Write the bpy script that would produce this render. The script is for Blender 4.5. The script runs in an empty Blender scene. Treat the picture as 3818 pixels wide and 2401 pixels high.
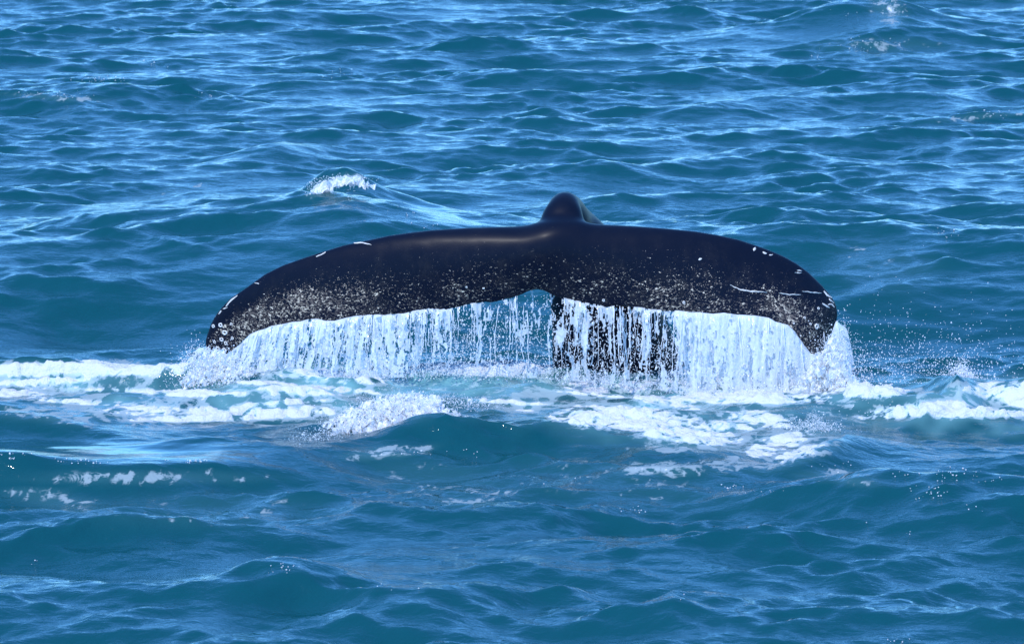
import bpy, math
import numpy as np
from mathutils import Vector
from mathutils.bvhtree import BVHTree

sc = bpy.context.scene
C = sc.collection
rng = np.random.default_rng(7)

# ------------------------------------------------------------------ camera, sky, sun, exposure
CAM_Z, PITCH, FPX, PW, PH = 7.0, math.radians(9.3), 21150.0, 3818.0, 2401.0
cam = bpy.data.cameras.new('camera'); co = bpy.data.objects.new('camera', cam); C.objects.link(co)
co.location = (0, 0, CAM_Z); co.rotation_euler = (math.pi/2 - PITCH, 0, 0)
cam.sensor_width = 36.0; cam.lens = FPX/PW*36.0
cam.clip_start = 0.5; cam.clip_end = 20000
cam.dof.use_dof = True; cam.dof.focus_distance = 40.3; cam.dof.aperture_fstop = 9.0
sc.camera = co

SUN_EL, SUN_AZ = math.radians(56), math.radians(206)      # azimuth from +Y towards +X
w = bpy.data.worlds.new('World'); sc.world = w; w.use_nodes = True
nt = w.node_tree; nt.nodes.clear()
sky = nt.nodes.new('ShaderNodeTexSky'); sky.sky_type = 'NISHITA'; sky.sun_disc = False
sky.sun_elevation = SUN_EL; sky.sun_rotation = SUN_AZ; sky.air_density = 1.0; sky.dust_density = 0.1; sky.ozone_density = 2.0
bg = nt.nodes.new('ShaderNodeBackground'); bg.inputs[1].default_value = 0.15
wo = nt.nodes.new('ShaderNodeOutputWorld')
tint = nt.nodes.new('ShaderNodeMix'); tint.data_type = 'RGBA'; tint.blend_type = 'MULTIPLY'; tint.inputs[0].default_value = 1.0; tint.inputs[7].default_value = (.48, .98, 1.58, 1)   # deep clear-weather blue
nt.links.new(sky.outputs[0], tint.inputs[6]); nt.links.new(tint.outputs[2], bg.inputs[0]); nt.links.new(bg.outputs[0], wo.inputs[0])
sl = bpy.data.lights.new('sun', 'SUN'); sl.energy = 2.5; sl.angle = math.radians(0.55); sl.color = (1.0, 0.97, 0.93)
so = bpy.data.objects.new('sun', sl); C.objects.link(so)
sd = Vector((math.sin(SUN_AZ)*math.cos(SUN_EL), math.cos(SUN_AZ)*math.cos(SUN_EL), math.sin(SUN_EL)))
so.rotation_euler = sd.to_track_quat('Z', 'Y').to_euler(); so.location = (0, 60, 60)
sc.view_settings.view_transform = 'Standard'; sc.view_settings.look = 'None'
sc.view_settings.exposure = 0.62; sc.view_settings.gamma = 1.0
sc.view_settings.use_curve_mapping = False
sc.render.engine = 'CYCLES'
sc.cycles.max_bounces = 16; sc.cycles.diffuse_bounces = 12; sc.cycles.transmission_bounces = 8; sc.cycles.volume_bounces = 8; sc.cycles.transparent_max_bounces = 16
sc.cycles.use_denoising = True
sc.cycles.caustics_reflective = False; sc.cycles.caustics_refractive = False

# ------------------------------------------------------------------ picture <-> place
CP, SP = math.cos(PITCH), math.sin(PITCH)
def ray(px, py):
    a = (np.asarray(px, float)-PW/2)/FPX; b = (PH/2-np.asarray(py, float))/FPX
    return a, CP + b*SP, -SP + b*CP
def atY(px, py, Y):
    dx, dy, dz = ray(px, py); t = Y/dy
    return np.stack(np.broadcast_arrays(dx*t, Y, CAM_Z+dz*t), -1)
def atZ(px, py, Z=0.0):
    dx, dy, dz = ray(px, py); t = (Z-CAM_Z)/dz
    return np.stack(np.broadcast_arrays(dx*t, dy*t, Z), -1)
def proj(x, y, z):
    zz = z-CAM_Z; d = y*CP - zz*SP; u = y*SP + zz*CP
    return PW/2 + x/d*FPX, PH/2 - u/d*FPX

# ------------------------------------------------------------------ periodic random fields
def spectrum(seed, N, L):
    r = np.random.default_rng(seed)
    k = np.fft.fftfreq(N, d=L/N)*2*np.pi
    kx, ky = np.meshgrid(k, k, indexing='xy')
    K = np.hypot(kx, ky); K[0, 0] = 1e-6
    w_ = np.fft.fft2(r.standard_normal((N, N)))
    return kx, ky, K, w_
def field(seed, N, L, lmin, lmax, slope=1.0, ax=1.0, ay=1.0):
    kx, ky, K, w_ = spectrum(seed, N, L)
    K = np.hypot(kx*ax, ky*ay); K[0, 0] = 1e-6
    A = K**(-slope)*np.exp(-(K*lmin/6.28)**2)*np.exp(-(6.28/(K*lmax))**2)
    f = np.fft.ifft2(w_*A).real
    return (f-f.mean())/f.std()
def samp(T, L, x, y):
    N = T.shape[0]
    u = (np.asarray(x)/L*N) % N; v = (np.asarray(y)/L*N) % N
    i = np.floor(u).astype(int); j = np.floor(v).astype(int); fu = u-i; fv = v-j
    i %= N; j %= N; i1 = (i+1) % N; j1 = (j+1) % N
    return (T[j, i]*(1-fu)+T[j, i1]*fu)*(1-fv) + (T[j1, i]*(1-fu)+T[j1, i1]*fu)*fv
def ocean(seed, N, L, lmin, lmax, rms, th0, spread, iso):
    """height and sideways displacement of a wind sea whose slope is spread evenly over the octaves"""
    kx, ky, K, w_ = spectrum(seed, N, L)
    c = np.abs(np.cos(np.arctan2(ky, kx)-th0))**spread
    A = K**-2.0*(iso+(1-iso)*c)*np.exp(-(K*lmin/6.28)**2)*np.exp(-(6.28/(K*lmax))**4)
    H = w_*A; H[0, 0] = 0
    sx = np.fft.ifft2(1j*kx*H).real; sy = np.fft.ifft2(1j*ky*H).real
    s = rms/math.sqrt((sx**2+sy**2).mean()); H = H*s
    h = np.fft.ifft2(H).real
    dx = np.fft.ifft2(1j*kx/K*H).real; dy = np.fft.ifft2(1j*ky/K*H).real
    return h, dx, dy
def sstep(a, b, x):
    t = np.clip((x-a)/(b-a), 0, 1); return t*t*(3-2*t)

# ------------------------------------------------------------------ mesh helpers
def mesh(name, V, F, mat=None, smooth=True, attrs=None):
    """V (n,3), F (m,3) or (m,4) -> one mesh data block"""
    me = bpy.data.meshes.new(name); n, k = F.shape
    me.vertices.add(len(V)); me.vertices.foreach_set('co', np.ascontiguousarray(V, np.float32).ravel())
    me.loops.add(n*k); me.loops.foreach_set('vertex_index', np.ascontiguousarray(F, np.int32).ravel())
    me.polygons.add(n); me.polygons.foreach_set('loop_start', np.arange(0, n*k, k, dtype=np.int32))
    me.polygons.foreach_set('loop_total', np.full(n, k, np.int32))
    if smooth: me.polygons.foreach_set('use_smooth', np.ones(n, bool))
    for a, v in (attrs or {}).items():
        at = me.attributes.new(a, 'FLOAT', 'POINT'); at.data.foreach_set('value', np.ascontiguousarray(v, np.float32).ravel())
    me.update(calc_edges=True)
    if mat: me.materials.append(mat)
    return me
def link(name, me, parent=None, label=None, cat=None, kind=None, group=None):
    o = bpy.data.objects.new(name, me); C.objects.link(o)
    if parent: o.parent = parent
    if label: o['label'] = label
    if cat: o['category'] = cat
    if kind: o['kind'] = kind
    if group: o['group'] = group
    return o
def ico():
    t = (1+5**.5)/2
    v = np.array([(-1,t,0),(1,t,0),(-1,-t,0),(1,-t,0),(0,-1,t),(0,1,t),(0,-1,-t),(0,1,-t),(t,0,-1),(t,0,1),(-t,0,-1),(-t,0,1)], float)
    v /= np.linalg.norm(v[0])
    f = np.array([(0,11,5),(0,5,1),(0,1,7),(0,7,10),(0,10,11),(1,5,9),(5,11,4),(11,10,2),(10,7,6),(7,1,8),(3,9,4),(3,4,2),(3,2,6),(3,6,8),(3,8,9),(4,9,5),(2,4,11),(6,2,10),(8,6,7),(9,8,1)])
    return v, f
ICO = ico()
OCT = (np.array([(1,0,0),(-1,0,0),(0,1,0),(0,-1,0),(0,0,1),(0,0,-1)], float),
       np.array([(0,2,4),(2,1,4),(1,3,4),(3,0,4),(2,0,5),(1,2,5),(3,1,5),(0,3,5)]))
def blobs(P, R, shape=ICO, jitter=.25, stretch=None):
    """droplets: centres P, radii R, each one a little lumpy"""
    bv, bf = shape; n = len(P)
    k = 1+jitter*rng.standard_normal((n, len(bv), 1))
    V = bv[None]*k*np.asarray(R)[:, None, None]
    if stretch is not None: V = V*np.asarray(stretch)[:, None, :]
    V = V + np.asarray(P)[:, None, :]
    F = bf[None]+(np.arange(n)*len(bv))[:, None, None]
    return V.reshape(-1, 3), F.reshape(-1, 3)
def join(parts):
    Vs, Fs, o = [], [], 0
    for V, F in parts:
        if F.shape[1] == 4: F = np.concatenate([F[:, [0, 1, 2]], F[:, [0, 2, 3]]])
        Vs.append(V); Fs.append(F+o); o += len(V)
    return np.concatenate(Vs), np.concatenate(Fs)

# ------------------------------------------------------------------ node helpers
def material(name):
    m = bpy.data.materials.new(name); m.use_nodes = True; t = m.node_tree; t.nodes.clear()
    out = t.nodes.new('ShaderNodeOutputMaterial')
    def N(kind, ins=None, **kw):
        n = t.nodes.new(kind)
        for k_, v in kw.items(): setattr(n, k_, v)
        for k_, v in (ins or {}).items():
            s = n.inputs[k_]
            if hasattr(v, 'is_output') or isinstance(v, bpy.types.NodeSocket): t.links.new(v, s)
            else: s.default_value = v
        return n
    def M(op, a, b=None, c=None, clamp=False):
        n = N('ShaderNodeMath', operation=op, use_clamp=clamp)
        for i, v in enumerate((a, b, c)):
            if v is None: continue
            if isinstance(v, bpy.types.NodeSocket): t.links.new(v, n.inputs[i])
            else: n.inputs[i].default_value = v
        return n.outputs[0]
    def ramp(v, a, b):
        n = N('ShaderNodeMapRange', {0: v, 1: a, 2: b}, interpolation_type='SMOOTHSTEP'); return n.outputs[0]
    def mixc(f, a, b):
        n = N('ShaderNodeMix', data_type='RGBA')
        for s, v in ((n.inputs[0], f), (n.inputs[6], a), (n.inputs[7], b)):
            if isinstance(v, bpy.types.NodeSocket): t.links.new(v, s)
            else: s.default_value = v
        return n.outputs[2]
    return m, t, out, N, M, ramp, mixc

# sea water
m_sea, t, out, N, M, ramp, mixc = material('sea_water')
pos = N('ShaderNodeNewGeometry').outputs['Position']
foam = N('ShaderNodeAttribute', attribute_name='lace').outputs['Fac']
aer = N('ShaderNodeAttribute', attribute_name='aer').outputs['Fac']
calm = N('ShaderNodeAttribute', attribute_name='calm').outputs['Fac']
mp = N('ShaderNodeMapping', {0: pos, 'Scale': (7., 11., 7.), 'Rotation': (0, 0, .35)}).outputs[0]
rip = N('ShaderNodeTexNoise', {'Vector': mp, 'Scale': 1.0, 'Detail': 4.0, 'Roughness': .62, 'Distortion': .3}).outputs['Fac']
fine = N('ShaderNodeTexNoise', {'Vector': pos, 'Scale': 22.0, 'Detail': 4.0, 'Roughness': .6}).outputs['Fac']
mask = ramp(M('ADD', foam, M('MULTIPLY', M('SUBTRACT', fine, .5), 1.3)), .30, .62)
col = mixc(aer, (.0028, .058, .070, 1), (.16, .36, .37, 1))
web = N('ShaderNodeTexNoise', {'Vector': N('ShaderNodeMapping', {0: pos, 'Scale': (5., 7., 5.)}).outputs[0], 'Scale': 1.0, 'Detail': 5.0, 'Roughness': .6, 'Distortion': 1.2}).outputs['Fac']
webm = ramp(M('ABSOLUTE', M('SUBTRACT', web, .5)), .05, .008)
mask = M('MAXIMUM', mask, M('MULTIPLY', webm, ramp(foam, .06, .5)))
thick = N('ShaderNodeAttribute', attribute_name='thick').outputs['Fac']
colf = mixc(M('MULTIPLY', mask, M('ADD', .32, M('MULTIPLY', thick, .42))), col, (.64, .73, .75, 1))
bmp = N('ShaderNodeBump', {'Height': rip, 'Strength': calm, 'Distance': .013}).outputs[0]
water = N('ShaderNodeBsdfPrincipled', {'Base Color': colf, 'Roughness': M('ADD', M('MULTIPLY', mask, .5), .07), 'IOR': 1.333, 'Normal': bmp})
t.links.new(water.outputs[0], out.inputs[0])

# thick foam
m_foam, t, out, N, M, ramp, mixc = material('sea_foam')
pos = N('ShaderNodeNewGeometry').outputs['Position']
f1 = N('ShaderNodeTexNoise', {'Vector': pos, 'Scale': 28.0, 'Detail': 5.0, 'Roughness': .65}).outputs['Fac']
bmp = N('ShaderNodeBump', {'Height': f1, 'Strength': .8, 'Distance': .03}).outputs[0]
p = N('ShaderNodeBsdfPrincipled', {'Base Color': (.64, .66, .67, 1), 'Roughness': .5, 'IOR': 1.33, 'Subsurface Weight': .0, 'Normal': bmp})
t.links.new(p.outputs[0], out.inputs[0])

# falling water: aerated, translucent, wet
def wet(name, colr, trans, rough, refr=.25, rel=.6):
    m, t, out, N, M, ramp, mixc = material(name)
    pos = N('ShaderNodeNewGeometry').outputs['Position']
    mp = N('ShaderNodeMapping', {0: pos, 'Scale': (60., 60., 18.)}).outputs[0]
    f = N('ShaderNodeTexNoise', {'Vector': mp, 'Scale': 1.0, 'Detail': 3.0, 'Roughness': .6}).outputs['Fac']
    bmp = N('ShaderNodeBump', {'Height': f, 'Strength': rel, 'Distance': .008}).outputs[0]
    d = N('ShaderNodeBsdfDiffuse', {'Color': colr, 'Normal': bmp})
    tr = N('ShaderNodeBsdfTranslucent', {'Color': colr, 'Normal': bmp})
    g = N('ShaderNodeBsdfGlossy', {'Color': (1, 1, 1, 1), 'Roughness': rough, 'Normal': bmp})
    cl = N('ShaderNodeBsdfTransparent', {'Color': (.9, .96, 1, 1)})
    a = N('ShaderNodeMixShader', {0: trans, 1: d.outputs[0], 2: tr.outputs[0]})
    a2 = N('ShaderNodeMixShader', {0: refr, 1: a.outputs[0], 2: cl.outputs[0]})
    bk = N('ShaderNodeNewGeometry').outputs['Backfacing']
    fr = N('ShaderNodeFresnel', {'IOR': M('SUBTRACT', 1.33, M('MULTIPLY', bk, .578)), 'Normal': bmp})
    b = N('ShaderNodeMixShader', {0: fr.outputs[0], 1: a2.outputs[0], 2: g.outputs[0]})
    t.links.new(b.outputs[0], out.inputs[0])
    return m
m_film = wet('falling_water', (.95, .98, .99, 1), .45, .12, .26, .25)
m_drop = wet('spray_droplets', (.97, .98, .99, 1), .45, .12, .0, .0)
m_mist = wet('splash_water', (.97, .985, .99, 1), .35, .2, .02, .0)
# whale skin
m_skin, t, out, N, M, ramp, mixc = material('whale_skin')
pos = N('ShaderNodeNewGeometry').outputs['Position']
sp = N('ShaderNodeAttribute', attribute_name='speck').outputs['Fac']
mp = N('ShaderNodeMapping', {0: pos, 'Scale': (58., 58., 95.)}).outputs[0]
n1 = N('ShaderNodeTexNoise', {'Vector': mp, 'Scale': 1.0, 'Detail': 3.0, 'Roughness': .7, 'Distortion': .8}).outputs['Fac']
n2 = N('ShaderNodeTexNoise', {'Vector': pos, 'Scale': 5.0, 'Detail': 2.0}).outputs['Fac']
thr = M('SUBTRACT', .74, M('MULTIPLY', sp, M('ADD', .04, M('MULTIPLY', n2, .20))))
mk = ramp(M('SUBTRACT', n1, thr), 0.0, .05)
grey = N('ShaderNodeTexNoise', {'Vector': pos, 'Scale': 9.0, 'Detail': 5.0, 'Roughness': .7}).outputs['Fac']
base = mixc(M('MULTIPLY', ramp(grey, .45, .75), M('MULTIPLY', sp, .7)), (.004, .007, .017, 1), (.028, .027, .03, 1))
n3 = N('ShaderNodeTexNoise', {'Vector': pos, 'Scale': 33.0, 'Detail': 2.0}).outputs['Fac']
warm = mixc(ramp(n3, .42, .62), (.16, .13, .11, 1), (.78, .66, .50, 1))
n4 = N('ShaderNodeTexNoise', {'Vector': N('ShaderNodeMapping', {0: pos, 'Scale': (24., 24., 34.)}).outputs[0], 'Scale': 1.0, 'Detail': 2.0, 'Distortion': .5}).outputs['Fac']
mk2 = ramp(M('SUBTRACT', n4, M('SUBTRACT', .80, M('MULTIPLY', sp, .085))), 0.0, .03)
mk = M('MAXIMUM', mk, mk2)
skc = mixc(M('MULTIPLY', mk, .9), base, warm)
bmp = N('ShaderNodeBump', {'Height': n1, 'Strength': M('MULTIPLY', sp, .5), 'Distance': .006}).outputs[0]
p = N('ShaderNodeBsdfPrincipled', {'Base Color': skc, 'Roughness': .42, 'IOR': 1.36, 'Coat Weight': .08, 'Coat Roughness': .28, 'Coat IOR': 1.33, 'Specular IOR Level': .1, 'Normal': bmp})
t.links.new(p.outputs[0], out.inputs[0])
m_scar, t, out, N, M, ramp, mixc = material('pale_scar')
pos = N('ShaderNodeNewGeometry').outputs['Position']
n1 = N('ShaderNodeTexNoise', {'Vector': pos, 'Scale': 60.0, 'Detail': 3.0}).outputs['Fac']
p = N('ShaderNodeBsdfPrincipled', {'Base Color': mixc(n1, (.5, .46, .4, 1), (.85, .83, .78, 1)), 'Roughness': .4})
t.links.new(p.outputs[0], out.inputs[0])

# ------------------------------------------------------------------ the sea
LA, LB = 47.0, 11.3
hA, dxA, dyA = ocean(11, 1024, LA, .30, 3.2, .152, math.pi/2+.10, 3.0, .2)
hC, dxC, dyC = ocean(77, 1024, LB, .11, .85, .150, math.pi/2+.02, 2.2, .26)
hB, dxB, dyB = ocean(23, 1024, LB, .045, .26, .075, math.pi/2-.12, 2.0, .30)
HMOD = field(5, 256, 31.0, 1.0, 9.0)

def axis(core0, core1, step_core, mid0, mid1, step_mid, far, grow=1.16):
    a = list(np.arange(core0, core1, step_core))
    b = list(np.arange(mid0, core0-1e-6, step_mid)); c_ = list(np.arange(core1, mid1, step_mid))
    l, s = [], step_mid
    x = mid0
    while x > far[0]: s *= grow; x -= s; l.append(x)
    r, s = [], step_mid; x = mid1
    while x < far[1]: s *= grow; x += s; r.append(x)
    return np.array(l[::-1]+b+a+c_+r)
def merge(v, tol): # drop near-doubles
    v = np.sort(v); keep = np.concatenate([[True], np.diff(v) > tol]); return v[keep]
XS = merge(axis(-4.4, 4.4, .017, -6.6, 6.6, .034, (-9000, 9000)), .008)
YS = merge(axis(37.0, 41.6, .021, 30.4, 68.0, .042, (-300, 12000)), .01)
gx, gy = np.meshgrid(XS, YS, indexing='xy')

def ridge(x, y, pts, wf, wb):
    pts = np.array(pts, float); W = atZ(pts[:, 0], pts[:, 1], pts[:, 2])
    yc = np.interp(x, W[:, 0], W[:, 1]); A = np.interp(x, W[:, 0], pts[:, 2])
    d = y-yc; return A*np.exp(-(d/np.where(d < 0, wf, wb))**2)
def bump(x, y, px, py, A, wx, wf, wb, sh=0.0):
    c_ = atZ(px, py, A); dx = x-c_[0]; d = y-c_[1]-sh*dx
    return A*np.exp(-(dx/wx)**2-(d/np.where(d < 0, wf, wb))**2)
def swell(x, y):
    z = ridge(x, y, [(-2500,1000,.0),(-600,1000,.15),(300,850,.28),(900,760,.38),(1280,720,.46),(1500,790,.36),(1750,850,.28),(2300,865,.24),(3000,850,.26),(3818,870,.32),(4500,900,.30),(6500,900,.0)], 2.6, 1.6)
    z += ridge(x, y, [(-2500,1300,0),(-300,1300,-.14),(1300,1330,-.16),(2500,1330,-.14),(3818,1330,-.16),(6000,1330,0)], .9, 1.6)
    z += bump(x, y, 1280, 690, .26, .42, .35, .4, -.5)
    z += bump(x, y, 1440, 740, .11, .55, .3, .5, -1.1)
    # foam wall behind the fluke, left
    z += ridge(x, y, [(-900,1380,0),(-100,1365,.10),(250,1345,.13),(550,1350,.15),(750,1370,.12),(1000,1385,.10),(1300,1390,.06),(1500,1380,.06),(1900,1378,.07),(2100,1385,.03),(2250,1400,0)], .16, .12)
    # right hand crest
    z += ridge(x, y, [(3050,1470,0),(3300,1450,.05),(3450,1440,.09),(3570,1410,.20),(3680,1440,.12),(3780,1430,.15),(3900,1410,.19),(4300,1420,.2),(4800,1420,0)], .35, .2)
    z += ridge(x, y, [(3150,1530,0),(3330,1500,.10),(3450,1480,.15),(3560,1510,.06),(3700,1540,0)], .2, .15)
    # mound below the splash
    z += ridge(x, y, [(900,1730,0),(1150,1700,.01),(1400,1650,.05),(1560,1600,.11),(1680,1568,.16),(1850,1575,.14),(2100,1600,.09),(2400,1625,.05),(2700,1660,0)], .55, .22)
    z += ridge(x, y, [(2250,1690,0),(2400,1665,.07),(2550,1650,.10),(2700,1655,.09),(2900,1700,0)], .22, .18)
    z += ridge(x, y, [(600,1590,0),(900,1545,.06),(1250,1530,.07),(1500,1570,0)], .12, .25)
    z += ridge(x, y, [(2850,1800,0),(2950,1720,.06),(3070,1640,.14),(3150,1600,.15),(3300,1630,.06),(3500,1680,0)], .45, .16)
    # smooth slope and dark lip, lower left
    z += ridge(x, y, [(-900,1680,.0),(-300,1690,.17),(0,1705,.17),(400,1730,.15),(800,1725,.12),(1100,1740,.06),(1400,1760,0)], .22, 1.0)
    z += ridge(x, y, [(-700,1560,.05),(0,1560,.08),(400,1590,.07),(800,1640,0)], .25, .3)
    # lower right
    z += ridge(x, y, [(2500,1900,0),(2900,1830,.08),(3250,1770,.17),(3500,1765,.2),(3818,1810,.17),(4300,1850,0)], .9, .35)
    z += ridge(x, y, [(1000,2300,0),(1600,2210,.12),(2000,2240,.0),(2300,2260,.05),(2500,2190,.14),(2900,2260,.0)], .6, .35)
    z += bump(x, y, 1030, 2110, .12, .5, .5, .25, .6)
    # peak, upper right; low crest, upper left
    z += bump(x, y, 3290, 10, .30, .9, 1.5, .7)
    z += bump(x, y, 380, 300, .16, .55, .7, .3)
    z += ridge(x, y, [(-200,350,.06),(50,345,.12),(300,370,.1),(600,400,0)], .5, .3)
    z += ridge(x, y, [(700,620,0),(1050,530,.12),(1300,560,.0)], .8, .4)
    return z
def calm_of(px, py):   # 1 = chop as in the open, small = glassy
    a = np.exp(-(((px-300)/750)**2+((py-1672-(px-300)*.05)/42)**2)**2)
    b = np.exp(-(((px-1640)/230)**2+((py-790-(px-1640)*.33)/45)**2)**1.5)
    c_ = np.exp(-(((px-1000)/500)**2+((py-1050)/190)**2)**2)
    d = np.exp(-(((px-3450)/500)**2+((py-1230)/130)**2)**2)
    return np.clip(1-.85*a-.55*b-.3*c_-.35*d, .1, 1)

sw = swell(gx, gy)
p0, q0 = proj(gx, np.maximum(gy, 5), sw)
near = (gy > 25) & (gy < 75) & (np.abs(gx) < 14)
calm = np.where(near, calm_of(p0, q0), 1.0)
dist = np.hypot(gx, gy-40)
stepx = np.gradient(XS)[None, :]+0*gx; stepy = np.gradient(YS)[:, None]+0*gy
st = np.maximum(stepx, stepy)
fA = np.clip(1.2/st, 0, 1)**1.0*calm**.7; fB = np.clip(.12/st-.3, 0, 1)*calm; fC = np.clip(.35/st-.3, 0, 1)*calm*(1+.35*sstep(38.2, 35.8, gy))*(1+.3*samp(HMOD, 31.0, gx+9, gy+5))
gust = (1+.22*samp(HMOD, 31.0, gx, gy))
hx = gx+.7*gust*(samp(dxA, LA, gx, gy)*fA+samp(dxC, LB, gx, gy)*fC+samp(dxB, LB, gx, gy)*fB)
hy = gy+.7*gust*(samp(dyA, LA, gx, gy)*fA+samp(dyC, LB, gx, gy)*fC+samp(dyB, LB, gx, gy)*fB)
gz = sw + samp(hA, LA, gx, gy)*fA*gust + samp(hC, LB, gx, gy)*fC*gust + samp(hB, LB, gx, gy)*fB*gust

# foam cover, px ellipses of the photograph laid on the water surface: cx, cy, rx, ry, slant, strength
FOAM = [(60,1470,200,16,.06,.9),(330,1500,260,14,.05,.8),(150,1425,240,14,-.03,.95),(470,1455,260,12,.02,.8),(760,1560,330,14,-.02,.95),(1060,1500,240,12,-.05,.85),(760,1470,300,14,.02,.9),(1000,1430,260,12,.06,.8),(1300,1455,220,10,.1,.8),(1900,1500,260,9,.06,.8),(2200,1470,240,10,.1,.7),(2050,1540,200,8,.05,.75),
        (230,1379,420,30,0,1.03),(700,1385,330,30,.02,.98),(1180,1392,260,30,0,.8),(1850,1380,240,24,0,1.1),
        (180,1440,420,50,.05,.62),(600,1440,450,45,0,.5),(900,1480,420,60,0,.62),(560,1530,380,38,0,.66),(950,1535,430,34,0,.85),(1150,1455,300,36,0,.75),
        (1300,1420,250,30,0,.7),(1700,1450,420,45,.05,.42),(2350,1440,350,40,0,.8),(2800,1480,420,34,0,.9),
        (2100,1520,350,22,.05,.45),(2330,1560,330,52,.05,1.0),(2560,1620,260,42,.1,.92),(2480,1500,200,28,.2,.75),(2830,1560,170,42,.1,.85),(3000,1530,260,40,0,.5),
        (2900,1655,230,55,-.3,.72),(2980,1690,160,36,-.3,.75),(2700,1590,200,35,0,.75),
        (3250,1465,160,22,0,1.1),(3400,1530,260,30,-.12,.95),(3720,1455,170,40,0,.9),(3600,1540,330,22,0,.95),(3830,1470,150,60,0,1.0),(3150,1500,200,30,0,.6),
        (300,1560,330,26,.12,.42),(560,1780,380,22,0,.42),(240,1875,180,26,.1,.42),(130,1840,120,20,0,.4),(1400,1690,110,22,-.1,.66),(1530,1685,80,16,-.2,.55),
        (2430,1750,190,24,0,.62),(2620,1665,300,26,.05,.55),(1730,1870,90,18,0,.5),(3100,1770,130,20,0,.45),(3180,1790,90,18,.1,.5),(1650,1790,300,70,.1,.28),(2300,1800,400,80,.1,.22),
        (1290,665,80,14,-.1,.8),(1195,700,45,22,-.4,.9),(210,365,170,10,.06,.45),(3700,430,190,10,-.1,.4),(3280,170,230,26,0,.32),(3310,30,60,50,.3,.62),
        (3300,990,170,80,.1,.26),(620,720,160,14,-.2,.3),(800,1900,400,60,0,.22)]
P1, Q1 = proj(hx, np.maximum(hy, 5), gz)
cov = np.zeros_like(gx); broad = np.zeros_like(gx)
for cx, cy, rx, ry, sl_, s in FOAM:
    e = ((P1-cx)/rx)**2+((Q1-cy-sl_*(P1-cx))/ry)**2
    cov = np.maximum(cov, s*np.exp(-(e**1.4)*.7)); 
for cx, cy, rx, ry, s in [(1500,1440,900,55,.75),(900,1500,800,60,.45),(2600,1500,700,70,.5),(3650,1580,420,50,.42),(3500,1470,400,60,.4),(200,1420,500,50,.4),(2650,1600,500,80,.25),(1150,1400,400,40,.6)]:
    broad = np.maximum(broad, s*np.exp(-(((P1-cx)/rx)**2+((Q1-cy)/ry)**2)**1.3))
cov = np.where(near, cov, 0); broad = np.where(near, broad, 0)
LF = 13.0
W1 = field(31, 512, LF, .15, 1.6); W2 = field(32, 512, LF, .15, 1.6)
N1 = field(33, 1024, LF, .05, 1.6, 1.35, 2.4, 1.0); N2 = field(34, 1024, LF, .03, .3, 1.0)
wx_ = gx+.22*samp(W1, LF, gx, gy); wy_ = gy+.22*samp(W2, LF, gx, gy)
n = samp(N1, LF, wx_, wy_)+.35*samp(N2, LF, gx, gy)
n = np.maximum(n, -2.0)
fv = n-(2.7-4.3*cov)                   # >0 : thick foam
lace = np.clip(.5+.35*fv, 0, 1)*sstep(.04, .2, cov)
# lumpy lift where the foam is thick
lump = np.clip(samp(W2, LF, gx*1.5+3, gy*1.5), -1.2, 1.6)*.55+.25*samp(N2, LF, gx, gy)+.7
gz = gz + np.clip(cov-.75, 0, .4)*.10*lump
aer = np.clip(broad*(.65+.35*samp(W2, LF, gx, gy))+.25*np.clip(cov, 0, 1), 0, .9)
ny, nx = gx.shape
idx = np.arange(nx*ny).reshape(ny, nx)
Q = np.stack([idx[:-1, :-1], idx[:-1, 1:], idx[1:, 1:], idx[1:, :-1]], -1).reshape(-1, 4)
V = np.stack([hx, hy, gz], -1).reshape(-1, 3)
sea = link('sea', mesh('sea', V, Q, m_sea, attrs={'thick': sstep(.5, .9, cov), 'lace': lace, 'aer': aer, 'calm': calm}), kind='structure',
           label='choppy blue green open sea filling the whole picture', cat='sea')
# thick foam: a sheet that dips under the water wherever there is none
ft = fv-.55
fz = np.where(cov > .03, np.clip(ft*.008, -.02, .014)+np.where(ft > 0, .003*lump, 0), -.05)
fz = fz-.03*sstep(.66, .5, cov)
sel = (ft > -.9) & (cov > .45)
qs = sel.ravel()[Q].any(1); Qf = Q[qs]
u, inv = np.unique(Qf.ravel(), return_inverse=True)
Vf = V[u].copy(); Vf[:, 2] += fz.ravel()[u]
link('sea_foam', mesh('sea_foam', Vf, inv.reshape(-1, 4), m_foam), kind='stuff',
     label='white foam churned up on the water around the whale tail', cat='foam')
def sea_z(x, y):
    """height of the swell where something stands"""
    return swell(np.asarray(x, float), np.asarray(y, float))

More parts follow.
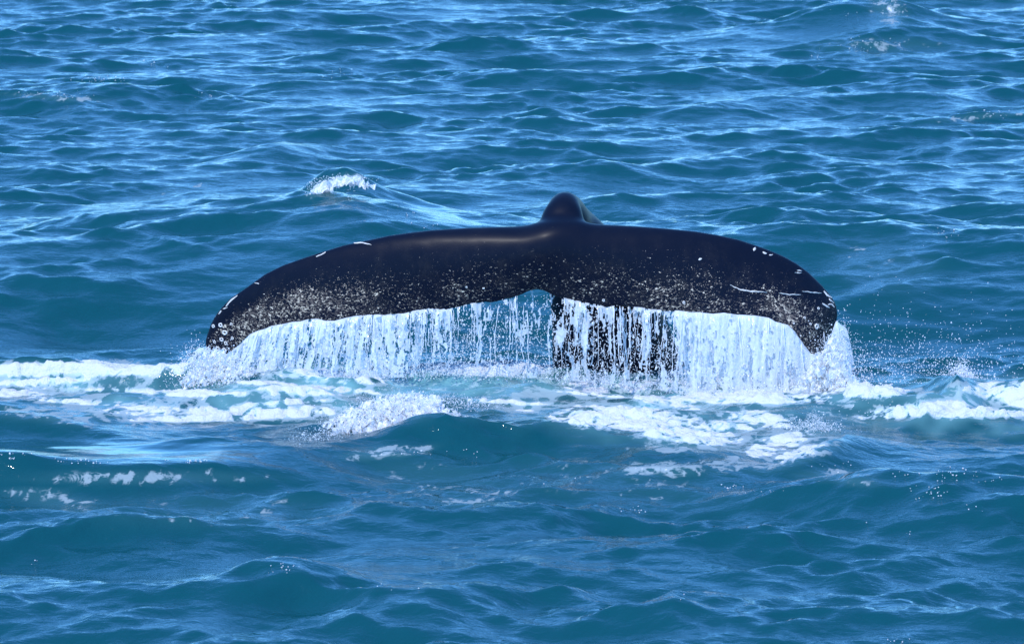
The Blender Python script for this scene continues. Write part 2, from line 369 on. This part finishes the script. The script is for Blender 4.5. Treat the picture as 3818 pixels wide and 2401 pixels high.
# ------------------------------------------------------------------ the whale
TOP = np.array([(777,1312),(767,1298),(766,1284),(768,1262),(774,1242),(787,1205),(803,1176),(830,1141),(861,1110),(898,1086),(946,1052),(988,1022),(1057,988),(1126,964),(1205,938),(1284,914),(1384,893),(1453,878),(1532,867),(1611,858),(1743,850),(1823,847),(1928,844),(1965,840),(2003,829),(2029,821),(2095,810),(2160,818),(2201,833),(2270,838),(2376,844),(2481,852),(2587,862),(2679,877),(2759,895),(2854,927),(2917,953),(2970,982),(3017,1017),(3065,1064),(3102,1106),(3118,1138),(3123,1165),(3120,1200),(3110,1235),(3095,1270),(3078,1300),(3066,1325)], float)
BOT = np.array([(812,1330),(851,1321),(880,1298),(898,1284),(915,1266),(930,1252),(955,1238),(988,1229),(1015,1218),(1052,1213),(1090,1204),(1126,1202),(1150,1194),(1178,1192),(1215,1200),(1247,1200),(1284,1189),(1325,1182),(1363,1178),(1406,1176),(1437,1179),(1470,1172),(1506,1173),(1540,1163),(1574,1157),(1611,1152),(1643,1158),(1696,1149),(1735,1138),(1770,1133),(1805,1127),(1839,1128),(1875,1118),(1907,1112),(1944,1099),(1976,1083),(2000,1079),(2029,1084),(2074,1107),(2122,1119),(2185,1133),(2238,1141),(2259,1148),(2291,1141),(2354,1147),(2400,1151),(2428,1157),(2455,1158),(2481,1163),(2534,1161),(2570,1168),(2603,1168),(2661,1174),(2700,1170),(2748,1177),(2811,1180),(2864,1188),(2896,1204),(2938,1215),(2965,1239),(2980,1265),(2991,1291),(3017,1318),(3040,1330),(3054,1334)], float)
def resample(P, n, mid):
    """n points, half of them left of vertex nearest mid"""
    i = np.argmin(np.abs(P[:, 0]-mid)); out_ = []
    for S, m_ in ((P[:i+1], n//2), (P[i:], n-n//2)):
        d = np.concatenate([[0], np.cumsum(np.hypot(*np.diff(S, axis=0).T))])
        tt = np.linspace(0, d[-1], m_, endpoint=(S is not P[:i+1]) and len(out_) == 1)
        out_.append(np.stack([np.interp(tt, d, S[:, 0]), np.interp(tt, d, S[:, 1])], -1))
    return np.concatenate(out_)
NU, NT = 420, 60
TU = resample(TOP, NU, 2029); BU = resample(BOT, NU, 2005)
def depth(px, t_):
    s = (px-2030)/1150.0
    yt = 40.22+.36*np.abs(s)**2.2*np.where(s < 0, 1.15, .9)        # leading edge
    yb = 40.06-.10*s+.40*np.abs(s)**3*np.where(s < 0, 1.2, .8)      # trailing edge, nearer the camera
    return yt+(yb-yt)*t_
ts = np.linspace(0, 1, NT)**1.4
rows = []
naca = lambda q: 5*(.2969*np.sqrt(q)-.126*q-.3516*q**2+.2843*q**3-.1036*q**4)
for side in (-1, 1):
    R_ = []
    for k_, q in enumerate(ts):
        px = TU[:, 0]*(1-q)+BU[:, 0]*q; py = TU[:, 1]*(1-q)+BU[:, 1]*q
        s = np.abs((px-2040)/1150.0)
        th = (.34-.24*np.clip(s, 0, 1)**.8)*naca(q)*1.0+.011
        th = th*np.sqrt(np.clip(1.02-s, .06, 1))**.4
        if k_ == 0: th = th*0+.004
        Y = depth(px, q)+side*th
        Pq = atY(px, py, Y)
        R_.append(Pq)
    rows.append(np.array(R_))
front, back = rows
Vw = [front.reshape(-1, 3), back.reshape(-1, 3)]
ii = np.arange(NT*NU).reshape(NT, NU)
qf = np.stack([ii[:-1, :-1], ii[1:, :-1], ii[1:, 1:], ii[:-1, 1:]], -1).reshape(-1, 4)
qb = qf[:, ::-1]+NT*NU
o = NT*NU
def strip(a, b): return np.stack([a[:-1], a[1:], b[1:], b[:-1]], -1)
edge = np.concatenate([strip(ii[-1], ii[-1]+o)[:, ::-1], strip(ii[0], ii[0]+o), strip(ii[:, 0], ii[:, 0]+o)[:, ::-1], strip(ii[:, -1], ii[:, -1]+o)])
fl = (np.concatenate(Vw), np.concatenate([qf, qb, edge]))
# tail stock: px, py, Y, half width, half depth
STK = np.array([(2345,1620,41.15,.62,.60),(2320,1480,41.05,.54,.55),(2290,1330,40.95,.46,.52),(2262,1180,40.90,.41,.48),(2210,1040,40.85,.34,.44),(2158,930,40.80,.26,.36),(2126,858,40.72,.185,.26),(2112,808,40.60,.146,.18),(2104,793,40.44,.128,.14),(2096,835,40.32,.165,.13),(2085,920,40.26,.11,.10)])
C0 = atY(STK[:, 0], STK[:, 1], STK[:, 2])
from_ = np.linspace(0, len(STK)-1, 60)
def crs(A):
    o_ = []
    for f in from_:
        i = min(int(f), len(A)-2); u_ = f-i
        p0_, p1_, p2_, p3_ = A[max(i-1, 0)], A[i], A[i+1], A[min(i+2, len(A)-1)]
        o_.append(.5*((2*p1_)+(-p0_+p2_)*u_+(2*p0_-5*p1_+4*p2_-p3_)*u_**2+(-p0_+3*p1_-3*p2_+p3_)*u_**3))
    return np.array(o_)
CC = crs(C0); RR = crs(STK[:, 3:5]); NA = 40
tan = np.gradient(CC, axis=0); tan /= np.linalg.norm(tan, axis=1)[:, None]
X_ = np.array([1.0, 0, 0]); ring = []
for c_, r_, tg in zip(CC, RR, tan):
    xd = X_-tg*(X_@tg); xd /= np.linalg.norm(xd); yd = np.cross(tg, xd)
    a_ = np.linspace(0, 2*np.pi, NA, endpoint=False)
    ring.append(c_+np.outer(np.cos(a_)*r_[0], xd)+np.outer(np.sin(a_)*r_[1], yd))
ring = np.array(ring); jj = np.arange(60*NA).reshape(60, NA); jn = np.roll(jj, -1, 1)
qs_ = np.stack([jj[:-1], jn[:-1], jn[1:], jj[1:]], -1).reshape(-1, 4)
sv = np.concatenate([ring.reshape(-1, 3), CC[[0, -1]]]); e0, e1 = 60*NA, 60*NA+1
capf = np.concatenate([np.stack([jn[0], jj[0], np.full(NA, e0)], -1), np.stack([jj[-1], jn[-1], np.full(NA, e1)], -1)])
stock = join([(sv, qs_), (np.zeros((0, 3)), np.zeros((0, 3), int))]); stock = (sv, np.concatenate([stock[1], capf]))
Vw, Fw = join([fl, stock])
tmp = bpy.data.objects.new('tmp', mesh('tmp', Vw, Fw)); C.objects.link(tmp)
rm = tmp.modifiers.new('r', 'REMESH'); rm.mode = 'VOXEL'; rm.voxel_size = .0105; rm.adaptivity = 0
dg = bpy.context.evaluated_depsgraph_get(); ev = bpy.data.meshes.new_from_object(tmp.evaluated_get(dg))
bpy.data.objects.remove(tmp)
nv = len(ev.vertices); W = np.zeros(nv*3); ev.vertices.foreach_get('co', W); W = W.reshape(-1, 3)
ne = len(ev.edges); E = np.zeros(ne*2, int); ev.edges.foreach_get('vertices', E); E = E.reshape(-1, 2)
cnt = np.bincount(E.ravel(), minlength=nv)[:, None]
wp, wq = proj(W[:, 0], W[:, 1], W[:, 2])
jz = np.exp(-(((wp-2100)/170)**2+((wq-860)/75)**2)**2)          # where the stock runs into the fluke
def lap(W):
    A = np.zeros_like(W)
    for d in range(3): A[:, d] = np.bincount(E[:, 0], W[E[:, 1], d], nv)+np.bincount(E[:, 1], W[E[:, 0], d], nv)
    return A/np.maximum(cnt, 1)
for k_ in range(56):
    lm = (.55 if k_ < 4 else 0)+.0
    a_ = np.clip(jz*.7, lm, .8)[:, None]
    W = W+(lap(W)-W)*a_
# knobbly trailing edge and slight unevenness of the skin
NS = field(41, 512, 6.0, .08, .8, 2.0)
side_n = samp(NS, 6.0, W[:, 0], W[:, 2])
W[:, 1] += .0012*side_n
ev.vertices.foreach_set('co', W.ravel()); ev.polygons.foreach_set('use_smooth', np.ones(len(ev.polygons), bool))
# speck density: towards the trailing edge and the tips
wp, wq = proj(W[:, 0], W[:, 1], W[:, 2])
tx = np.interp(wp, np.maximum.accumulate(TOP[:39, 0]), TOP[:39, 1]); bx_ = np.interp(wp, np.maximum.accumulate(BOT[:, 0]), BOT[:, 1])
tt = np.clip((wq-tx)/np.maximum(bx_-tx, 20), 0, 1)
s_ = np.abs(wp-2040)/1150
spk = sstep(.02, .95, tt)*(.95+.75*s_)+.6*sstep(.62, 1.0, s_)*sstep(.1, .6, tt)+.22
spk = spk*(.86+.07*samp(NS, 6.0, W[:, 0]*.6, W[:, 2]*.9))
spk = np.where((W[:, 1] > depth(wp, 0)+.16) | (wq > 1345), .12, spk)
spk = spk*(1-jz*.6)
at = ev.attributes.new('speck', 'FLOAT', 'POINT'); at.data.foreach_set('value', np.clip(spk, 0, 1.5).astype(np.float32))
ev.materials.clear(); ev.materials.append(m_skin); ev.name = 'humpback_whale'
whale = link('humpback_whale', ev, label='black whale tail fluke raised from the sea with water pouring off its trailing edge', cat='whale')
bvh = BVHTree.FromPolygons([tuple(v) for v in W.tolist()], [tuple(p_.vertices) for p_ in ev.polygons])
def on_skin(px, py):
    d = Vector([float(c) for c in ray(px, py)]).normalized()
    r = bvh.ray_cast(Vector((0, 0, CAM_Z)), d)
    return r[0], r[1]
# scars: raised pale welts that follow the skin
def scar(pts, wpx):
    pts = np.array(pts, float); d = np.concatenate([[0], np.cumsum(np.hypot(*np.diff(pts, axis=0).T))])
    n_ = max(5, int(d[-1]/7)); s = np.linspace(0, d[-1], n_)
    xs = np.interp(s, d, pts[:, 0]); ys = np.interp(s, d, pts[:, 1])
    xs += rng.normal(0, .7, n_); ys += rng.normal(0, .7, n_)
    dx = np.gradient(xs); dy = np.gradient(ys); l = np.hypot(dx, dy); nx_, ny_ = -dy/l, dx/l
    wd = wpx*(.35+.65*np.sin(np.linspace(.15, np.pi-.15, n_)))*(1+.2*rng.standard_normal(n_))/2
    V_ = []
    for i in range(n_):
        for a in (-1, 0, 1):
            h, nn = on_skin(xs[i]+nx_[i]*wd[i]*a, ys[i]+ny_[i]*wd[i]*a)
            if h is None: return
            V_.append(h+nn*(.006 if a == 0 else -.001))
    F_ = [(i*3+a, i*3+a+1, i*3+a+4, i*3+a+3) for i in range(n_-1) for a in (0, 1)]
    V_ = np.array(V_); F_ = np.array(F_)
    link('scar', mesh('scar', V_, F_, m_scar), whale)
for pts, wd in [([(1320,908),(1345,905),(1370,909),(1386,915)],5),([(2722,1062),(2760,1080),(2800,1086),(2858,1090)],6),([(2905,1094),(2940,1098),(2985,1099)],5),
                ([(2990,1086),(3030,1090),(3062,1094)],5),([(2972,990),(2995,1004),(3012,1016)],5),([(3045,1040),(3062,1058),(3076,1074)],6),([(3048,1072),(3058,1069),(3070,1074),(3086,1090)],6),
                ([(3070,1086),(3085,1100),(3100,1112)],8),([(3066,1130),(3080,1140),(3092,1148)],8),([(3090,1114),(3102,1124),(3108,1130)],6),([(3088,1138),(3100,1132),(3110,1146)],6),
                ([(2972,1008),(2990,1010)],5),([(2962,1016),(2988,1018)],4),([(842,1143),(860,1120),(885,1102)],7),([(832,1152),(848,1147)],5),([(950,1054),(966,1058)],5),([(815,1172),(826,1158)],5),
                ([(2810,926),(2818,932)],14),([(2845,940),(2858,946)],9),([(2868,952),(2880,950)],6),([(1735,1068),(1742,1074)],9),([(1798,1076),(1808,1075)],9),([(2605,968),(2616,965)],9),([(1180,958),(1215,942)],4)]:
    scar(pts, wd)
def barnacle(px, py, r):
    h, nn = on_skin(px, py)
    if h is None: return
    q = nn.to_track_quat('Z', 'Y'); V_ = []; prof = [(1.15, -.3), (1.0, .25), (.8, .45), (.55, .38), (.42, .0)]; K = 14
    e = rng.uniform(.75, 1.1)
    for rr, hh in prof:
        for a in range(K):
            wob = 1+.09*rng.standard_normal()
            v = q @ Vector((math.cos(a/K*6.283)*rr*r*wob, math.sin(a/K*6.283)*rr*r*wob*e, hh*r*.6)); V_.append(h+v*.82)
    F_ = [(i*K+a, i*K+(a+1) % K, (i+1)*K+(a+1) % K, (i+1)*K+a) for i in range(len(prof)-1) for a in range(K)]
    link('barnacle', mesh('barnacle', np.array(V_), np.array(F_), m_scar), whale)
for px, py, r in [(3045,1217,.026),(3022,1208,.012),(822,1212,.018),(795,1216,.015),(838,1240,.024),(862,1208,.014),(826,1266,.018),(842,1280,.016),(866,1262,.014),(812,1300,.02),(835,1305,.022),(800,1275,.013),(3052,1150,.014),(3000,1185,.012),(2960,1205,.010),(2250,1120,.012),(2550,1128,.012)]:
    barnacle(px, py, r)

# ------------------------------------------------------------------ water falling from the trailing edge
EX = BOT[:, 0].copy(); order = np.maximum.accumulate(EX)
def edge_y(px): return np.interp(px, order, BOT[:, 1])
def base_py(px): return np.interp(px, [650,900,1200,1700,2050,2300,2600,2900,3200], [1440,1450,1410,1385,1400,1420,1465,1490,1505])
def den(px):     # how much water comes off here, 0..1
    return np.interp(px, [740,800,900,1150,1400,1520,1640,1750,1900,2025,2060,2160,2330,2500,2570,2620,2900,3060,3130,3170],
                         [.50,.68,.64,.57,.52,.42,.33,.24,.14,.06,.26,.36,.29,.35,.72,.86,.90,.90,.66,.4])
CF1 = field(51, 1024, 3.0, .012, .30, 1.3, 1.0, 5.0); CF2 = field(52, 1024, 3.0, .010, .06, 1.0, 1.0, 2.0); CF4 = field(54, 1024, 3.0, .030, .30, 1.5, 1.0, 7.0); CF3 = field(53, 512, 3.0, .05, .8, 1.0, 1.0, 2.5)
def sheet(k_, dY, thr, bulge):
    """one torn film of falling water; faces are left out where the film has broken"""
    pxs = np.arange(744, 3150, 2.6); n_t = 96
    tt_ = np.linspace(0, 1, n_t)[:, None]
    PX = pxs[None, :]+0*tt_
    ey = np.where(pxs < 812, 1300, np.where(pxs > 3054, np.interp(pxs, [3054,3066,3095,3120,3150], [1330,1325,1270,1200,1230]), edge_y(pxs)))-4
    q1 = ey[None, :]; q2 = base_py(pxs)[None, :]+12
    PY = q1+(q2-q1)*tt_
    s = (PX-2030)/1150
    Ye = depth(PX, 1.0)+dY
    # the water is thrown a little towards the camera and outwards at the tips
    thrown = -.10*np.sqrt(tt_)*bulge
    out_ = np.where(PX < 860, -(860-PX)*.45, 0)*tt_**.8+np.where(PX > 3040, (PX-3040)*.55, 0)*tt_**.8-np.where(PX < 1500, (1500-PX)*.11, 0)*tt_
    c1 = samp(CF1, 3.0, PX*.0019+k_*1.37, PY*.0019); c2 = samp(CF2, 3.0, PX*.0019+k_*.7, PY*.0019+k_); c3 = samp(CF3, 3.0, PX*.0019, PY*.0019+k_*.3)
    Pw = atY(PX+out_+2.5*c3, PY, Ye+thrown+.011*samp(CF4, 3.0, PX*.0019+k_*.9, PY*.0019+k_)+.0016*c2)
    val = 1.0*c1+.5*c2+.4*c3
    D = den(PX)*(1-.25*tt_*(1-den(PX)))
    keep = val > (1.7-4.3*D)+thr-1.2*np.exp(-tt_*9)*(D > .3)
    keep |= (tt_ > .90-.1*c3*.3) & (D > .55)
    ok = keep[:-1, :-1] & keep[1:, 1:] & keep[:-1, 1:] & keep[1:, :-1]
    ii_ = np.arange(PX.size).reshape(PX.shape)
    q_ = np.stack([ii_[:-1, :-1], ii_[:-1, 1:], ii_[1:, 1:], ii_[1:, :-1]], -1)[ok]
    u_, inv_ = np.unique(q_.ravel(), return_inverse=True)
    return Pw.reshape(-1, 3)[u_], inv_.reshape(-1, 4)
sheets = [sheet(0, .0, .0, 1), sheet(1, .05, .35, .5), sheet(2, -.03, .7, 1.6)]
V_, F_ = join(sheets)
link('falling_water', mesh('falling_water', V_, F_, m_film), kind='stuff',
     label='torn white curtain of sea water streaming down from the fluke edge', cat='falling water')

def strands(n_):
    P_, R_, S_ = [], [], []
    parts = []
    for _ in range(n_):
        while True:
            px = rng.uniform(760, 3140)
            if rng.random() < .25+.75*den(px) and not (1985 < px < 2035): break
        if px > 3060: y0 = rng.uniform(1210, 1330)
        else: y0 = edge_y(px)-2 if px > 812 else 1300
        y1 = base_py(px)+15; L_ = y1-y0
        a = y0+(rng.random()**2)*L_*.5*(den(px) < .95) if rng.random() < .6 else y0
        b = a+(y1-a)*rng.uniform(.25, 1.0)
        m_ = max(4, int((b-a)/9)); tq = np.linspace(0, 1, m_)
        drift = (-(860-px)*.45 if px < 860 else (px-3040)*.55 if px > 3040 else -.11*(1500-px) if px < 1500 else 0)
        fr = ((a+(b-a)*tq)-y0)/L_
        cx = px+drift*fr**.8+np.cumsum(np.cumsum(rng.normal(0, .35, m_)))*.6+rng.normal(0, .8, m_); cy = a+(b-a)*tq
        Y = depth(px, 1.0)-.10*np.sqrt(np.clip(fr, 0, 1))+rng.normal(0, .05)
        c_ = atY(cx, cy, Y)
        r_ = rng.uniform(.002, .0065)*(.55+.45*np.abs(np.sin(np.linspace(0, rng.uniform(3, 14), m_)+rng.uniform(0, 6))))*(1-.55*tq)
        r_[0] *= .4; r_[-1] *= .1
        K = 5; a_ = np.linspace(0, 2*np.pi, K, endpoint=False)
        Vt = c_[:, None, :]+np.stack([np.cos(a_)[None]*r_[:, None], np.sin(a_)[None]*r_[:, None], 0*a_[None]*r_[:, None]], -1)
        j_ = np.arange(m_*K).reshape(m_, K); n2_ = np.roll(j_, -1, 1)
        parts.append((Vt.reshape(-1, 3), np.stack([j_[:-1], n2_[:-1], n2_[1:], j_[1:]], -1).reshape(-1, 4)))
    return join(parts)
V_, F_ = strands(260)
link('water_strands', mesh('water_strands', V_, F_, m_drop), kind='stuff',
     label='thin white strands of water dripping below the whale fluke', cat='falling water')

def cloud(n_, fpx, fpy, Yf, rmin, rmax, shape=OCT, elong=1.0):
    px, py = fpx(n_), None
    return px
P_, R_, S_ = [], [], []
def add(px, py, Y, r, el=1.0):
    P_.append(atY(px, py, Y)); R_.append(r*np.ones(len(px))); S_.append(np.tile([[1, 1, el]], (len(px), 1))*np.ones((len(px), 1)))
# droplets inside the curtain
n_ = 15000; px = rng.uniform(700, 3200, n_*2); px = px[rng.random(len(px)) < .22+.78*den(px)][:n_]
y0 = np.where(px > 3054, 1240, np.where(px < 812, 1300, edge_y(px))); fr = rng.random(len(px))**.7
py = y0+8+(base_py(px)+20-y0)*fr
px2 = px+np.where(px < 860, -(860-px)*.45, np.where(px > 3040, (px-3040)*.55, 0))*fr**.8
add(px2, py, depth(px, 1.0)-.1*np.sqrt(fr)+rng.normal(0, .09, len(px)), rng.uniform(.0018, .0045, len(px))*(1+1.0*(rng.random(len(px)) < .05)), 1.5)
# sparse drops in the gap left of the stock
n_ = 1000; px = rng.uniform(1600, 2060, n_); y0 = edge_y(px); py = y0+rng.random(n_)**.6*(1395-y0)
add(px, py, 39.9+rng.normal(0, .25, n_), rng.uniform(.0018, .0055, n_))
# low spray along the foot of the curtain
n_ = 12000; px = rng.uniform(650, 3230, n_*2); px = px[rng.random(len(px)) < .1+.9*den(px)][:n_]
py = base_py(px)+14-np.abs(rng.normal(0, 26, len(px)))
add(px, py, depth(px, 1.0)-.12+rng.normal(0, .14, len(px)), rng.uniform(.0014, .0042, len(px)))
V_, F_ = blobs(np.concatenate(P_), np.concatenate(R_), OCT, .2, np.concatenate(S_))
link('falling_droplets', mesh('falling_droplets', V_, F_, m_drop), kind='stuff',
     label='countless glittering droplets falling between fluke and sea', cat='spray')
# spray flung up in the air right of the tail
P_, R_, S_ = [], [], []
n_ = 1500; px = 3150+np.abs(rng.gamma(2.0, 140, n_)); py = 1440-np.abs(rng.gamma(1.6, 60, n_)); 
add(px, py, rng.uniform(38.9, 40.6, n_), rng.uniform(.0015, .0045, n_)*(1+.8*(rng.random(n_) < .05)))
n_ = 350; px = rng.normal(3560, 130, n_); py = 1400-np.abs(rng.normal(0, 75, n_)); add(px, py, rng.uniform(39.2, 40, n_), rng.uniform(.002, .006, n_))
V_, F_ = blobs(np.concatenate(P_), np.concatenate(R_), OCT, .2)
link('airborne_spray', mesh('airborne_spray', V_, F_, m_drop), kind='stuff',
     label='loose spray drops hanging over dark water right of the tail', cat='spray')

# ------------------------------------------------------------------ splashes, each a thing
def torn(bot, top, Y, k_, dens_, lean, tilt=0, mid=0):
    bot = np.array(bot, float); top = np.array(top, float); nu, nv_ = 200, 60
    u_ = np.linspace(0, 1, nu)[None, :]; v_ = np.linspace(0, 1, nv_)[:, None]
    ub = np.linspace(0, 1, len(bot)); ut = np.linspace(0, 1, len(top))
    bx, by = np.interp(u_, ub, bot[:, 0]), np.interp(u_, ub, bot[:, 1])
    tx_, ty = np.interp(u_, ut, top[:, 0]), np.interp(u_, ut, top[:, 1])
    PX = bx+(tx_-bx)*v_; PY = by+(ty-by)*v_
    a = samp(CF3, 3.0, PX*.0032+k_, PY*.0032*2.2+k_*.6); b = samp(CF2, 3.0, PX*.0019+k_*.4, PY*.0019); c_ = samp(CF3, 3.0, PX*.009+k_, PY*.016)
    Pw = atY(PX+9*a, PY+6*c_, Y+tilt*(PX-mid)/400+lean*v_+.030*a+.0030*c_+.0015*b)
    edge_ = np.minimum(u_, 1-u_)*5
    keep = (a*.7+b*.7+c_*.7) > (-3.2+3.6*v_**1.3)/dens_+np.clip(1.2-edge_, 0, 1.2)*2.6*(.35+v_)
    ok = keep[:-1, :-1] & keep[1:, 1:]
    ii_ = np.arange(PX.size).reshape(PX.shape)
    q_ = np.stack([ii_[:-1, :-1], ii_[:-1, 1:], ii_[1:, 1:], ii_[1:, :-1]], -1)[ok]
    uu, inv_ = np.unique(q_.ravel(), return_inverse=True)
    return Pw.reshape(-1, 3)[uu], inv_.reshape(-1, 4)
def splash(name, label, cx, cy, Y, pts, n_, r0, r1, dep=.12, fan=None, tilt=0):
    """pts: list of px polygon-ish blobs (x, y, sx, sy, weight)"""
    pts = np.array(pts, float); wgt = pts[:, 4]/pts[:, 4].sum()
    k_ = rng.choice(len(pts), n_, p=wgt)
    px = pts[k_, 0]+rng.normal(0, 1, n_)*pts[k_, 2]; py = pts[k_, 1]+rng.normal(0, 1, n_)*pts[k_, 3]
    Yv = Y+tilt*(px-cx)/400+rng.normal(0, dep, n_)
    r = rng.uniform(r0, r1, n_)*(1+1.2*(rng.random(n_) < .08))
    V_, F_ = blobs(atY(px, py, Yv), r, OCT, .25)
    if fan: V_, F_ = join([(V_, F_)]+[torn(fan[0], fan[1], Y+q_, 3.1*i_+cx*.01, fan[2], fan[3], tilt, cx) for i_, q_ in enumerate((-.17, -.10, -.02))])
    o_ = np.array(atY(cx, cy, Y)); me = mesh(name, V_-o_, F_, m_mist)
    ob = link(name, me, label=label, cat='splash'); ob.location = o_
splash('splash', 'white splash thrown up where the left fluke tip meets the sea', 800, 1450, 39.95,
       [(800,1385,60,42,1.2),(770,1420,75,26,1),(860,1405,70,26,.8),(735,1370,26,36,.35),(720,1310,22,30,.06)], 9000, .0014, .0042, .14,
       ([(640,1462),(720,1465),(820,1468),(960,1455)], [(745,1300),(775,1292),(830,1318),(905,1310)], 1.25, .12))
splash('splash', 'broad white splash under the right fluke tip beside the curtain', 3100, 1500, 39.6,
       [(3080,1400,45,60,1),(3120,1460,55,28,1),(2960,1470,90,20,.8),(3130,1330,20,55,.35),(3150,1250,14,45,.06)], 9000, .0014, .0042, .14,
       ([(2940,1510),(3040,1515),(3130,1512),(3215,1495)], [(3000,1330),(3060,1310),(3100,1240),(3150,1290)], 1.0, .12))
splash('splash', 'diagonal white splash leaping off the wave crest in front of the tail', 1450, 1640, 37.95,
       [(1190,1640,45,14,.8),(1280,1600,50,26,1.2),(1370,1560,50,34,1.2),(1460,1520,45,28,1.2),(1550,1500,45,20,.8),(1660,1495,60,12,.6),(1780,1510,50,10,.35),(1140,1640,20,22,.06),(1400,1520,80,25,.35)], 6000, .0012, .0036, .12,
       ([(1100,1685),(1230,1675),(1370,1650),(1500,1610),(1600,1580),(1700,1575),(1780,1590)], [(1080,1655),(1170,1595),(1300,1520),(1430,1468),(1540,1462),(1640,1490),(1780,1555)], 1.6, .42), .45)
splash('splash', 'small splash and lifted water lobe above the foam at the right edge', 3600, 1450, 39.7,
       [(3600,1420,30,22,1),(3560,1420,20,30,.5),(3660,1440,50,12,.6),(3590,1385,14,22,.5)], 2500, .002, .005, .08,
       ([(3520,1460),(3600,1455),(3700,1465)], [(3550,1400),(3600,1380),(3660,1430)], 1.1, .08))
splash('splash', 'small breaking whitecap on the swell crest behind the left fluke', 1260, 690, 46.6,
       [(1195,700,26,12,1),(1290,668,40,8,.7),(1240,682,30,8,.5)], 700, .002, .005, .08,
       ([(1155,735),(1215,712),(1290,690),(1390,700)], [(1160,705),(1210,678),(1290,655),(1375,672)], 1.2, .05))
splash('splash', 'little fringe of spray beside the dark wavelet right of the thick foam', 3050, 1640, 38.2,
       [(3070,1600,30,16,.6),(3140,1640,30,20,.6),(3040,1570,18,22,.3),(2960,1590,40,16,.4)], 1600, .0015, .004, .06)

# white beads on the wave crests: tiny drops that stand in for sun glints
CL = [(385,298,75,8,40),(130,348,60,6,18),(250,362,70,6,20),(1230,273,60,6,12),(790,355,60,8,16),(1300,720,22,20,30),(1330,680,50,14,26),(1500,800,50,12,8),(1620,850,60,14,8),(590,235,40,8,8),
      (3340,40,40,25,60),(3230,165,120,14,30),(3740,425,60,7,20),(3530,870,60,8,16),(3040,215,20,5,5),(3150,50,60,8,8),
      (60,1695,60,8,14),(330,1715,90,6,22),(700,1705,90,7,30),(900,1695,50,6,16),(1400,1570,60,14,10),(1650,1690,120,12,10),(1050,2120,45,8,14),(130,2098,12,5,3),(1480,2180,90,8,6),
      (2750,1825,40,5,16),(2870,1830,30,4,5),(3370,1765,30,10,8),(3560,1770,90,12,34),(3470,1835,60,10,26),(3700,1795,60,10,12),(3640,1890,30,8,6),(3370,1985,20,6,5),(3235,1960,8,4,2),(2540,2225,10,5,2),(3380,2388,50,8,10),(2370,1905,50,5,10),(2080,1795,60,8,6),(3100,1740,60,12,8),(3300,1470,40,12,20),(3230,1520,60,14,14)]
fx, fy = P1.ravel(), Q1.ravel(); gzr = gz.ravel(); slope = np.gradient(gz, axis=0)/np.gradient(gy, axis=0); slr = slope.ravel()
okv = near.ravel() & (np.abs(gx.ravel()) < 8)
cand = np.nonzero(okv & (slr > .05))[0]; cx_, cy_ = fx[cand], fy[cand]
P_, R_ = [], []
for cx, cy, sx, sy, k_ in CL:
    e = ((cx_-cx)/sx)**2+((cy_-cy)/(sy*1.8))**2
    q_ = np.nonzero(e < 3)[0]
    if len(q_) == 0: continue
    wq_ = np.exp(-e[q_])*(.02+np.clip(slr[cand[q_]], 0, .6)); q_ = rng.choice(q_, int(k_*1.3), p=wq_/wq_.sum())
    v_ = V[cand[q_]]+rng.normal(0, .006, (len(q_), 3))
    P_.append(v_+np.array([0, 0, .002])); R_.append(rng.uniform(.0016, .0048, len(q_))*np.where(rng.random(len(q_)) < .12, 1.7, 1))
V_, F_ = blobs(np.concatenate(P_), np.concatenate(R_), ICO, .12)
link('crest_glint_beads', mesh('crest_glint_beads', V_, F_, m_drop), kind='stuff', label='white beads of water standing in for sun glints on wave crests', cat='glints')
